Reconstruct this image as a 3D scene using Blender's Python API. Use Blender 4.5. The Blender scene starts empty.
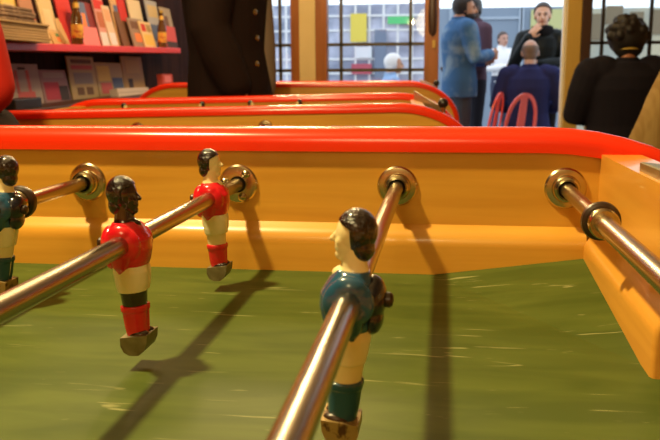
import bpy, bmesh, math, random
from mathutils import Vector, Matrix, Euler
random.seed(7)
C = bpy.context.scene.collection
PI = math.pi
ZP = 0.84                      # height of the playing field above the floor
V = Vector

# ------------------------------------------------------------------ camera
F, YAW, PITCH, ROLL = 804.0, -0.1397, 0.1765, -0.0055
CAM = V((0.3406, -0.7354, 0.1793 + ZP))
fw = V((math.sin(YAW)*math.cos(PITCH), math.cos(YAW)*math.cos(PITCH), -math.sin(PITCH)))
rt0 = V((math.cos(YAW), -math.sin(YAW), 0)); up0 = rt0.cross(fw)
rt = math.cos(ROLL)*rt0 + math.sin(ROLL)*up0
up = -math.sin(ROLL)*rt0 + math.cos(ROLL)*up0
cd = bpy.data.cameras.new('camera'); cam = bpy.data.objects.new('camera', cd); C.objects.link(cam)
m = Matrix((rt, up, -fw)).transposed().to_4x4(); m.translation = CAM
cam.matrix_world = m
cd.sensor_width = 36; cd.lens = F/660*36; cd.clip_start = 0.02
cd.dof.use_dof = True; cd.dof.focus_distance = 0.58; cd.dof.aperture_fstop = 22
bpy.context.scene.camera = cam
def ray(u, v): return fw + rt*((u-330)/F) - up*((v-220)/F)
def onY(u, v, Y): d = ray(u, v); return CAM + d*((Y-CAM.y)/d.y)
def onX(u, v, X): d = ray(u, v); return CAM + d*((X-CAM.x)/d.x)
def fx(u, Y): return onY(u, 60, Y).x
def fz(u, v, Y): return onY(u, v, Y).z

# ------------------------------------------------------------------ materials
def mat(name, col, rough=0.5, metal=0.0, spec=0.5, coat=0.0, noise=None, bump=None, emit=None, aniso=0):
    m = bpy.data.materials.new(name); m.use_nodes = True
    nt = m.node_tree; b = nt.nodes['Principled BSDF']
    b.inputs['Base Color'].default_value = (*col, 1); b.inputs['Roughness'].default_value = rough
    b.inputs['Metallic'].default_value = metal; b.inputs['Specular IOR Level'].default_value = spec
    b.inputs['Coat Weight'].default_value = coat; b.inputs['Coat Roughness'].default_value = 0.06
    tc = nt.nodes.new('ShaderNodeTexCoord')
    def tex(scale, detail, dist=0.0):
        mp = nt.nodes.new('ShaderNodeMapping'); mp.inputs['Scale'].default_value = scale
        nt.links.new(tc.outputs['Object'], mp.inputs['Vector'])
        n = nt.nodes.new('ShaderNodeTexNoise'); n.inputs['Scale'].default_value = 1; n.inputs['Detail'].default_value = detail
        n.inputs['Distortion'].default_value = dist
        nt.links.new(mp.outputs['Vector'], n.inputs['Vector']); return n
    if noise:                                   # (scale xyz, second colour, lo, hi)
        n = tex(noise[0], 5, 0.4); r = nt.nodes.new('ShaderNodeValToRGB')
        r.color_ramp.elements[0].position = noise[2]; r.color_ramp.elements[1].position = noise[3]
        r.color_ramp.elements[0].color = (*col, 1); r.color_ramp.elements[1].color = (*noise[1], 1)
        nt.links.new(n.outputs['Fac'], r.inputs['Fac']); nt.links.new(r.outputs['Color'], b.inputs['Base Color'])
        m['ramp'] = r.name
    if bump:                                    # (scale xyz, strength)
        n = tex(bump[0], 3); bp = nt.nodes.new('ShaderNodeBump'); bp.inputs['Strength'].default_value = bump[1]
        bp.inputs['Distance'].default_value = 0.002
        nt.links.new(n.outputs['Fac'], bp.inputs['Height']); nt.links.new(bp.outputs['Normal'], b.inputs['Normal'])
    if emit:
        b.inputs['Emission Color'].default_value = (*emit[0], 1); b.inputs['Emission Strength'].default_value = emit[1]
    return m
M = {}
M['beech'] = mat('varnished beech', (0.68, 0.345, 0.042), 0.34, noise=((4, 60, 70), (0.57, 0.265, 0.026), 0.35, 0.72), coat=0.25)
M['beech_end'] = mat('varnished beech across', (0.72, 0.340, 0.048), 0.32, noise=((60, 5, 70), (0.62, 0.270, 0.032), 0.35, 0.72), coat=0.3)
M['red'] = mat('red plastic', (0.80, 0.028, 0.004), 0.20, spec=0.6)
M['chrome'] = mat('brushed steel', (0.40, 0.355, 0.29), 0.27, metal=1.0, bump=((900, 6, 900), 0.05))
M['brass'] = mat('nickel plate', (0.52, 0.44, 0.28), 0.22, metal=1.0)
M['plate'] = mat('galvanised plate', (0.46, 0.44, 0.24), 0.40, metal=1.0)
M['rubber'] = mat('brown rubber', (0.030, 0.014, 0.007), 0.35)
M['black'] = mat('black plastic', (0.012, 0.010, 0.010), 0.3)
M['hole'] = mat('hole shade', (0.01, 0.007, 0.004), 0.8)
M['e_red'] = mat('red enamel', (0.68, 0.010, 0.020), 0.22, coat=0.5)
M['e_blue'] = mat('blue enamel', (0.020, 0.085, 0.165), 0.22, coat=0.5)
M['e_sock'] = mat('petrol enamel', (0.012, 0.070, 0.115), 0.28, coat=0.4)
M['e_white'] = mat('cream enamel', (0.90, 0.83, 0.52), 0.30, coat=0.4)
M['e_skin'] = mat('pale skin enamel', (0.88, 0.76, 0.40), 0.32, coat=0.4)
M['e_dark'] = mat('dark skin enamel', (0.030, 0.012, 0.008), 0.18, coat=0.6)
M['e_hair'] = mat('black hair enamel', (0.012, 0.006, 0.006), 0.16, coat=0.6, bump=((420, 420, 300), 0.9))
M['foot'] = mat('worn cast metal', (0.27, 0.25, 0.15), 0.45, metal=0.7, noise=((90, 90, 90), (0.18, 0.155, 0.085), 0.42, 0.66))
M['e_navy'] = mat('black navy enamel', (0.010, 0.012, 0.022), 0.25, coat=0.4)
M['foot_rust'] = mat('chipped foot paint', (0.40, 0.27, 0.10), 0.4, metal=0.5, noise=((170, 170, 170), (0.10, 0.045, 0.02), 0.52, 0.62))
# playing field: green linoleum with pale streaks
def field_mat():
    m = mat('green linoleum', (0.034, 0.072, 0.010), 0.55, spec=0.25)
    nt = m.node_tree; b = nt.nodes['Principled BSDF']; tc = nt.nodes['Texture Coordinate']
    def noise(scale, detail, dist):
        mp = nt.nodes.new('ShaderNodeMapping'); mp.inputs['Scale'].default_value = scale
        nt.links.new(tc.outputs['Object'], mp.inputs['Vector'])
        n = nt.nodes.new('ShaderNodeTexNoise'); n.inputs['Scale'].default_value = 1
        n.inputs['Detail'].default_value = detail; n.inputs['Distortion'].default_value = dist
        nt.links.new(mp.outputs['Vector'], n.inputs['Vector']); return n
    a = noise((9, 42, 1), 4, 0.6); r = nt.nodes.new('ShaderNodeValToRGB')
    r.color_ramp.elements[0].position = 0.36; r.color_ramp.elements[0].color = (0.050, 0.078, 0.009, 1)
    r.color_ramp.elements[1].position = 0.68; r.color_ramp.elements[1].color = (0.082, 0.114, 0.017, 1)
    nt.links.new(a.outputs['Fac'], r.inputs['Fac'])
    s = noise((14, 120, 1), 3, 1.2); r2 = nt.nodes.new('ShaderNodeValToRGB')
    r2.color_ramp.elements[0].position = 0.655; r2.color_ramp.elements[0].color = (0, 0, 0, 1)
    r2.color_ramp.elements[1].position = 0.72; r2.color_ramp.elements[1].color = (1, 1, 1, 1)
    nt.links.new(s.outputs['Fac'], r2.inputs['Fac'])
    mx = nt.nodes.new('ShaderNodeMix'); mx.data_type = 'RGBA'
    nt.links.new(r2.outputs['Color'], mx.inputs[0]); nt.links.new(r.outputs['Color'], mx.inputs[6])
    mx.inputs[7].default_value = (0.24, 0.25, 0.10, 1)
    nt.links.new(mx.outputs[2], b.inputs['Base Color'])
    return m
M['field'] = field_mat()
def glass_mat():
    m = bpy.data.materials.new('window glass'); m.use_nodes = True; nt = m.node_tree
    nt.nodes.remove(nt.nodes['Principled BSDF']); o = nt.nodes['Material Output']
    t = nt.nodes.new('ShaderNodeBsdfTransparent'); g = nt.nodes.new('ShaderNodeBsdfGlossy'); g.inputs['Roughness'].default_value = 0.02
    t.inputs['Color'].default_value = (0.95, 0.96, 0.97, 1)
    f = nt.nodes.new('ShaderNodeFresnel'); f.inputs['IOR'].default_value = 1.45
    x = nt.nodes.new('ShaderNodeMixShader'); nt.links.new(f.outputs[0], x.inputs[0]); nt.links.new(t.outputs[0], x.inputs[1])
    nt.links.new(g.outputs[0], x.inputs[2]); nt.links.new(x.outputs[0], o.inputs['Surface']); return m
M['glass'] = glass_mat()
M['cream'] = mat('cream wall paint', (0.80, 0.62, 0.30), 0.6, noise=((3, 3, 3), (0.72, 0.55, 0.25), 0.4, 0.7))
M['joinery'] = mat('stained joinery', (0.36, 0.115, 0.018), 0.4, noise=((30, 30, 3), (0.28, 0.085, 0.013), 0.35, 0.7))
M['joinery_dark'] = mat('dark joinery', (0.045, 0.016, 0.008), 0.45)
M['bars'] = mat('window bars', (0.065, 0.050, 0.012), 0.5)
M['bars_dark'] = mat('dark window bars', (0.02, 0.016, 0.014), 0.5)
M['yellow_post'] = mat('ochre paint', (0.56, 0.36, 0.07), 0.5)
M['wall_brown'] = mat('aubergine boarding', (0.045, 0.016, 0.014), 0.8, spec=0.1, noise=((2, 30, 1), (0.022, 0.008, 0.008), 0.4, 0.6))
M['wall_warm'] = mat('warm plaster', (0.45, 0.27, 0.12), 0.8, noise=((2, 2, 2), (0.38, 0.22, 0.09), 0.4, 0.7))
M['floor'] = mat('worn floor boards', (0.13, 0.065, 0.03), 0.5, noise=((12, 1.2, 1), (0.08, 0.04, 0.02), 0.35, 0.7))
M['ceiling'] = mat('ceiling paint', (0.62, 0.48, 0.30), 0.8)
M['street'] = mat('street asphalt', (0.30, 0.31, 0.33), 0.85, noise=((6, 6, 6), (0.22, 0.23, 0.25), 0.4, 0.6))
M['hoarding'] = mat('blue grey metal', (0.215, 0.275, 0.36), 0.55, noise=((1, 1, 0.4), (0.19, 0.25, 0.33), 0.4, 0.7))
M['hoarding_line'] = mat('blue grey rail', (0.34, 0.41, 0.50), 0.55)
M['pane_far'] = mat('far panes', (0.26, 0.29, 0.40), 0.3, noise=((1.5, 1.5, 1.5), (0.60, 0.62, 0.76), 0.42, 0.66))
M['white'] = mat('white paint', (0.85, 0.85, 0.86), 0.5)
M['chair_red'] = mat('red lacquered steel', (0.90, 0.095, 0.055), 0.3, coat=0.3)
M['shelf_red'] = mat('red lacquer', (0.70, 0.035, 0.028), 0.35)
M['shelf_red_side'] = mat('red paint', (0.50, 0.020, 0.012), 0.4)
M['shelf_red_side'] = M['shelf_red']
M['dark_wood'] = mat('dark chair wood', (0.05, 0.022, 0.010), 0.4)
def plain(name, col, rough=0.7, **k):
    if name not in M: M[name] = mat(name, col, rough, **k)
    return M[name]

# ------------------------------------------------------------------ mesh building
class MB:
    def __init__(s): s.v = []; s.f = []
    def add(s, vs, fs):
        o = len(s.v); s.v += [V(p) for p in vs]; s.f += [[i+o for i in f] for f in fs]; return s
    def box(s, a, b, mtx=None):
        (x0, y0, z0), (x1, y1, z1) = a, b
        vs = [(x0,y0,z0),(x1,y0,z0),(x1,y1,z0),(x0,y1,z0),(x0,y0,z1),(x1,y0,z1),(x1,y1,z1),(x0,y1,z1)]
        if mtx: vs = [mtx @ V(p) for p in vs]
        return s.add(vs, [(3,2,1,0),(4,5,6,7),(0,1,5,4),(1,2,6,5),(2,3,7,6),(3,0,4,7)])
    def rings(s, rs, caps=True):                 # list of equal length closed rings
        n = len(rs[0]); vs = [p for r in rs for p in r]; fs = []
        for i in range(len(rs)-1):
            for j in range(n):
                k = (j+1) % n; fs.append((i*n+j, i*n+k, (i+1)*n+k, (i+1)*n+j))
        if caps: fs += [list(range(n))[::-1], [(len(rs)-1)*n+j for j in range(n)]]
        return s.add(vs, fs)
    def tube(s, pts, rad, n=14, round_ends=False):
        pts = [V(p) for p in pts]
        if not hasattr(rad, '__len__'): rad = [rad]*len(pts)
        rad = list(rad)
        if round_ends:
            a = (pts[0]-pts[1]).normalized(); b = (pts[-1]-pts[-2]).normalized(); P, R = [], []
            for t in (0.12, 0.5, 0.8): P.append(pts[0]+a*rad[0]*math.cos(t*PI/2)); R.append(rad[0]*math.sin(t*PI/2))
            P += pts; R += rad
            for t in (0.8, 0.5, 0.12): P.append(pts[-1]+b*rad[-1]*math.cos(t*PI/2)); R.append(rad[-1]*math.sin(t*PI/2))
            pts, rad = P, R
        rs = []; ref = None
        for i, p in enumerate(pts):
            d = (pts[min(i+1, len(pts)-1)]-pts[max(i-1, 0)]).normalized()
            if ref is None: ref = d.orthogonal().normalized()
            x = (ref - d*ref.dot(d)).normalized(); ref = x; y = d.cross(x)
            rs.append([p+(x*math.cos(2*PI*j/n)+y*math.sin(2*PI*j/n))*rad[i] for j in range(n)])
        return s.rings(rs)
    def oval(s, secs, n=24, p=2.0):              # vertical loft: (z, cx, cy, rx, ry) superellipses
        rs = []
        for z, cx, cy, rx, ry in secs:
            r = []
            for j in range(n):
                t = 2*PI*j/n; c, q = math.cos(t), math.sin(t)
                r.append((cx+rx*math.copysign(abs(c)**(2/p), c), cy+ry*math.copysign(abs(q)**(2/p), q), z))
            rs.append(r)
        return s.rings(rs)
    def ball(s, c, r, nu=20, nv=12, mtx=None):
        if not hasattr(r, '__len__'): r = (r, r, r)
        rs = []
        for i in range(nv+1):
            a = PI*min(max(i/nv, 0.02), 0.98)
            rs.append([(c[0]+r[0]*math.sin(a)*math.cos(2*PI*j/nu), c[1]+r[1]*math.sin(a)*math.sin(2*PI*j/nu), c[2]-r[2]*math.cos(a)) for j in range(nu)])
        if mtx: rs = [[mtx @ V(p) for p in q] for q in rs]
        return s.rings(rs)
    def lathe(s, prof, o=(0,0,0), axis='Z', n=28, close=False):   # profile of (radius, height)
        rs = []; o = V(o)
        for r, h in prof:
            q = []
            for j in range(n):
                c, t = math.cos(2*PI*j/n)*r, math.sin(2*PI*j/n)*r
                q.append(o+V({'Z': (c,t,h), 'Y': (c,h,-t), 'X': (h,c,t)}[axis]))
            rs.append(q)
        return s.rings(rs, caps=not close) if not close else s.rings(rs+[rs[0]], caps=False)
    def prism(s, poly, a, b, axis='Y', mtx=None):     # polygon in the other two axes, extruded from a to b
        f = {'Y': lambda p, t: (p[0], t, p[1]), 'X': lambda p, t: (t, p[0], p[1]), 'Z': lambda p, t: (p[0], p[1], t)}[axis]
        r0 = [V(f(p, a)) for p in poly]; r1 = [V(f(p, b)) for p in poly]
        if mtx: r0 = [mtx @ p for p in r0]; r1 = [mtx @ p for p in r1]
        return s.rings([r0, r1])
    def mesh(s, name):
        me = bpy.data.meshes.new(name); me.from_pydata([tuple(p) for p in s.v], [], s.f)
        bm = bmesh.new(); bm.from_mesh(me); bmesh.ops.recalc_face_normals(bm, faces=bm.faces); bm.to_mesh(me); bm.free()
        return me
    def build(s, name, material, parent=None, smooth=True, bevel=0, seg=2, angle=35):
        me = s.mesh(name); o = bpy.data.objects.new(name, me); C.objects.link(o)
        me.materials.append(material)
        if parent is not None: o.parent = parent
        if bevel:
            md = o.modifiers.new('bevel', 'BEVEL'); md.width = bevel; md.segments = seg; md.limit_method = 'ANGLE'; md.angle_limit = math.radians(40)
            md.use_clamp_overlap = True
        if smooth:
            bm = bmesh.new(); bm.from_mesh(me)
            for f in bm.faces: f.smooth = True
            for e in bm.edges:
                if len(e.link_faces) == 2 and e.calc_face_angle(0) > math.radians(angle): e.smooth = False
            bm.to_mesh(me); bm.free()
        return o
    def fuse(s, name, material, parent=None, voxel=0.008, it=3, post=None):   # union of overlapping solids as ONE continuous skin
        me = s.mesh(name); t = bpy.data.objects.new(name+'_raw', me); C.objects.link(t)
        md = t.modifiers.new('r', 'REMESH'); md.mode = 'VOXEL'; md.voxel_size = voxel; md.use_smooth_shade = True
        sm = t.modifiers.new('s', 'SMOOTH'); sm.iterations = it; sm.factor = 0.5
        dg = bpy.context.evaluated_depsgraph_get()
        me2 = bpy.data.meshes.new_from_object(t.evaluated_get(dg)); bpy.data.objects.remove(t)
        me2.name = name; me2.materials.clear(); me2.materials.append(material)
        if post:
            for q in me2.vertices: q.co = post(q.co.copy())
        for f in me2.polygons: f.use_smooth = True
        o = bpy.data.objects.new(name, me2); C.objects.link(o)
        if parent is not None: o.parent = parent
        return o
def tag(o, label=None, cat=None, group=None, kind=None):
    if label: o['label'] = label
    if cat: o['category'] = cat
    if group: o['group'] = group
    if kind: o['kind'] = kind
    return o
def empty(name, loc, rz=0, label=None, cat=None, group=None):
    o = bpy.data.objects.new(name, None); C.objects.link(o); o.location = loc; o.rotation_euler = (0, 0, rz)
    o.empty_display_size = 0.05
    return tag(o, label, cat, group)
def copy_tree(o, parent=None):
    c = o.copy(); C.objects.link(c)
    if parent is not None: c.parent = parent
    for ch in [x for x in bpy.data.objects if x.parent == o]: copy_tree(ch, c)
    return c

# ------------------------------------------------------------------ football tables
HL, HW = 0.554, 0.34                       # half length and half width of the field
END, EA, EB = 0.705, 0.20, 0.15            # end of the side panel, its rounded corner
ZT = 0.1115
def end_curve(off=0.0, n=14):              # outline of a side panel's upper edge, from the left end to the right
    pts = []
    for i in range(n+1):
        t = i/n*PI/2; pts.append(((END-EA)+EA*math.cos(t), ZT-EB+EB*math.sin(t), math.cos(t)/EA, math.sin(t)/EB))
    out = []
    right = [(END, -0.10, 1, 0)] + pts      # from the lower right up
    for x, z, nx, nz in right:
        l = math.hypot(nx, nz); out.append((x+nx/l*off, z+nz/l*off, nx/l, nz/l))
    left = [(-x, z, -nx, nz) for x, z, nx, nz in out][::-1]
    return out + left
def side_panel(root, sgn):
    y0, y1 = sgn*HW, sgn*(HW+0.032)
    poly = [(x, z+ZP) for x, z, _, _ in end_curve()] 
    p = MB().prism(poly, min(y0, y1), max(y0, y1)).build('side_panel', M['beech'], root, smooth=False)
    # red capping swept along the rounded edge
    wc, hw_, h0, h1 = HW+0.016, 0.0205, 0.0075, 0.0145
    sec = [(wc-hw_, 0)]
    for k in range(15): t = PI-k/14*PI; sec.append((wc+hw_*math.cos(t), h0+h1*max(0, math.sin(t))**0.85))
    sec.append((wc+hw_, 0))
    rs = []
    cv = end_curve()
    for x, z, nx, nz in cv:
        rs.append([(x+nx*b, sgn*a, z+nz*b+ZP) for a, b in sec])
    MB().rings(rs).build('red_rail', M['red'], root, angle=50)
    return p
def flange(root, x, z, y, sgn, screws=False, tube=True):
    # round plate on a side panel; sgn = direction (in y) in which it stands out
    R = 0.0185
    prof = [(0.0078, 0), (R, 0), (R, 0.0010), (R-0.0015, 0.0026), (0.0125, 0.0034), (0.0078, 0.0034)]
    f = MB().lathe([(r, sgn*h) for r, h in prof], (x, y, z+ZP), 'Y', 36, close=True).build('flange', M['brass'], root)
    if tube:
        prof = [(0.0078, 0.002), (0.0118, 0.002), (0.0124, 0.0045), (0.0118, 0.0070), (0.0108, 0.0080), (0.0112, 0.0105), (0.0108, 0.0128), (0.0092, 0.0138), (0.0078, 0.0130)]
        MB().lathe([(r, sgn*h) for r, h in prof], (x, y, z+ZP), 'Y', 32, close=True).build('collar', M['brass'], f)
    MB().lathe([(0.0005, sgn*0.0002), (0.0078, sgn*0.0002), (0.0078, sgn*0.0012), (0.0005, sgn*0.0012)], (x, y, z+ZP), 'Y', 24).build('bore_shade', M['hole'], f)  # solid near-black disc; the shade inside the hole is put into its colour
    if screws:
        for k in range(3):
            a = math.radians(50+120*k - 90*0)
            cx, cz = x+0.0125*math.cos(a), z+ZP+0.0125*math.sin(a)
            MB().lathe([(0.0001, sgn*0.0078), (0.0022, sgn*0.0072), (0.0038, sgn*0.0055), (0.0040, sgn*0.003), (0.0001, sgn*0.003)], (cx, y, cz), 'Y', 16).build('screw', M['brass'], f)
    return f
def football_table(label, loc, rot, near=True, detail=True, in_f=(), out_f=(), plate='low', field=True, group='football tables'):
    root = empty('football_table', loc, 0, label, 'football table', group); root.rotation_euler = rot
    Rz = Euler(rot).to_matrix()
    # playing field with a raised triangle in each corner
    b = MB().box((-HL, -HW, ZP-0.02), (HL, HW, ZP))
    for sx in (-1, 1):
        for sy in (-1, 1):
            x0, x1, ya, yb = sx*0.402, sx*HL, sy*HW, sy*0.088
            top = [(x0, ya, ZP), (x1, ya, ZP+0.0212), (x1, yb, ZP)]
            bot = [(x0, ya, ZP-0.01), (x1, ya, ZP-0.01), (x1, yb, ZP-0.01)]
            b.rings([bot, top])
    b.build('playing_field', M['field'], root, smooth=False)
    for sgn in (-1, 1):
        side_panel(root, sgn)
        # bank strip along the side, its top sloping
        y = HW
        poly = [(sgn*(y+0.001), ZP-0.005), (sgn*(y-0.012), ZP-0.005), (sgn*(y-0.0122), ZP+0.0255), (sgn*(y-0.0119), ZP+0.0290), (sgn*(y-0.0111), ZP+0.0322), (sgn*(y-0.0097), ZP+0.0352), (sgn*(y-0.0078), ZP+0.0380), (sgn*(y-0.0050), ZP+0.0402), (sgn*(y+0.001), ZP+0.0455)]
        MB().prism(poly, -HL+0.01, HL-0.01, 'X').build('bank_strip', M['beech'], root, angle=40)
    for sx in (-1, 1):
        # end panel with the goal mouth cut out
        x0, x1 = sx*HL, sx*(HL+0.034)
        g = 0.084
        poly = [(-HW, ZP-0.12), (-g, ZP-0.12), (-g, ZP+0.050), (g, ZP+0.050), (g, ZP-0.12), (HW, ZP-0.12), (HW, ZP+0.1105), (-HW, ZP+0.1105)]
        MB().prism(poly, min(x0, x1), max(x0, x1), 'X').build('end_panel', M['beech_end'], root, smooth=False)
        for sy in (-1, 1):
            sec = [(HL+0.001, -0.005), (HL-0.0125, -0.005), (HL-0.0125, 0.0255), (HL-0.0120, 0.0295), (HL-0.0107, 0.0330), (HL-0.0082, 0.0370), (HL-0.0050, 0.0410), (HL+0.001, 0.047)]
            rs = []
            for y, s in ((HW-0.0115, 0.0), (g+0.004, 0.0), (g+0.001, 0.0012), (g, 0.003)):
                rs.append([(sx*(x+(s if k in (1, 2, 3, 4, 5) else 0)), sy*y, ZP+z-(s if z > 0.03 else 0)) for k, (x, z) in enumerate(sec)])
            MB().rings(rs).build('bank_strip', M['beech_end'], root, angle=40)
        MB().box((sx*(HL+0.034) if sx > 0 else -HL-0.12, -0.16, ZP-0.12), (HL+0.12 if sx > 0 else -(HL+0.034), 0.16, ZP+0.03)).build('goal_box', M['beech_end'], root, smooth=False, bevel=0.004)
    # cabinet body below the field
    MB().box((-HL-0.03, -HW+0.004, ZP-0.20), (HL+0.03, HW-0.004, ZP-0.021)).build('cabinet', M['beech'], root, smooth=False)
    for sx in (-1, 1):
        for sy in (-1, 1):
            x, y = sx*0.47, sy*0.29
            zb = -(loc[2] + (Rz @ V((x, y, 0))).z)     # reaches the floor
            MB().box((x-0.035, y-0.035, zb+0.02), (x+0.035, y+0.035, ZP-0.19)).build('leg', M['beech'], root, smooth=False, bevel=0.004)
            MB().lathe([(0.001, zb), (0.03, zb), (0.028, zb+0.012), (0.012, zb+0.03), (0.001, zb+0.03)], (x, y, 0), 'Z', 20).build('levelling_foot', M['black'], root)
    for x, kind in in_f: flange(root, x, 0.0798, HW, -1, screws=(kind == 's'), tube=(kind == 't'))
    for x in out_f: flange(root, x, 0.0798, -HW-0.032, -1, tube=True)
    if plate == 'low':
        # bent metal strip lying on top of the end panel
        b = MB(); n = 10; rs = []
        for i in range(n+1):
            t = i/n; y = 0.211-0.40*t; h = 0.0062+0.0012*math.sin(t*PI)
            rs.append([(HL+0.0035, y, ZP+0.1104), (HL+0.0035, y, ZP+0.1104+h), (HL+0.0055, y, ZP+0.1104+h+0.0006), (HL+0.030, y, ZP+0.1104+h*0.65), (HL+0.030, y, ZP+0.1104)])
        b.rings(rs).build('metal_strip', M['plate'], root, smooth=False)
    if plate == 'high':
        # upright plate running slantwise behind the end panel, high at one end
        A, B = V((HL+0.013, 0.29, 0)), V((HL+0.078, -0.22, 0)); dv = (B-A).normalized(); nv = V((dv.y, -dv.x, 0))
        rs = []
        for p, h in ((A, 0.1405), (A+dv*0.012, 0.1400), (A*0.5+B*0.5, 0.1255), (B, 0.1120)):
            rs.append([(q.x, q.y, z+ZP) for q, z in ((p-nv*0.0015, 0.060), (p+nv*0.0015, 0.060), (p+nv*0.0015, h), (p-nv*0.0015, h))])
        MB().rings(rs).build('metal_plate', M['plate'], root, smooth=False)
        MB().lathe([(0.0005, 0.060), (0.006, 0.060), (0.006, 0.116), (0.0005, 0.116)], (HL+0.076, -0.245, ZP), 'Z', 16).build('knob_stem', M['brass'], root)
        MB().ball((HL+0.076, -0.245, ZP+0.1245), 0.0135).build('knob', M['black'], root)
        MB().box((HL+0.034, -0.27, ZP+0.052), (HL+0.12, 0.30, ZP+0.060)).build('end_ledge', M['beech_end'], root, smooth=False)
    return root

CX, CY = -0.075, -0.34                       # centre of the near table
rods_x = [0.45-0.15*k for k in range(8)]
kinds = ['t', 't', 's', 't', 't', 't', 't', 't']
table_a = football_table('football table in the foreground with green field and red rails', (CX, CY, 0), (0, 0, 0),
    in_f=[(x-CX, k) for x, k in zip(rods_x, kinds)], plate='low')
rotb = (math.radians(0.88), math.radians(-0.95), math.radians(3.28))
def seat_table(cx, cy, dz, rot):             # floor point under a tilted table so that the field centre lands at (cx, cy, ZP+dz)
    o = V((cx, cy, ZP+dz)) - Euler(rot).to_matrix() @ V((0, 0, ZP)); return tuple(o)
rb = [0.19, 0.027, -0.137, -0.30, -0.463]
locb = seat_table(-0.3015, 1.6062, -0.0219, rotb)
table_b = football_table('second football table from the viewer, with a metal corner plate and black knob', locb, rotb,
    in_f=[(0.353, 't'), (0.19, 't'), (0.027, 't'), (-0.137, 't'), (-0.30, 't'), (-0.463, 't')], out_f=[0.182, -0.145, -0.463], plate='high')
rotc = (0, 0, math.radians(2.5))
locc = seat_table(-0.332, 3.10, 0.0235, rotc)
table_c = football_table('farthest football table, its red rail ending beside the doorway below the windows', locc, rotc, plate='high')

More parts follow.
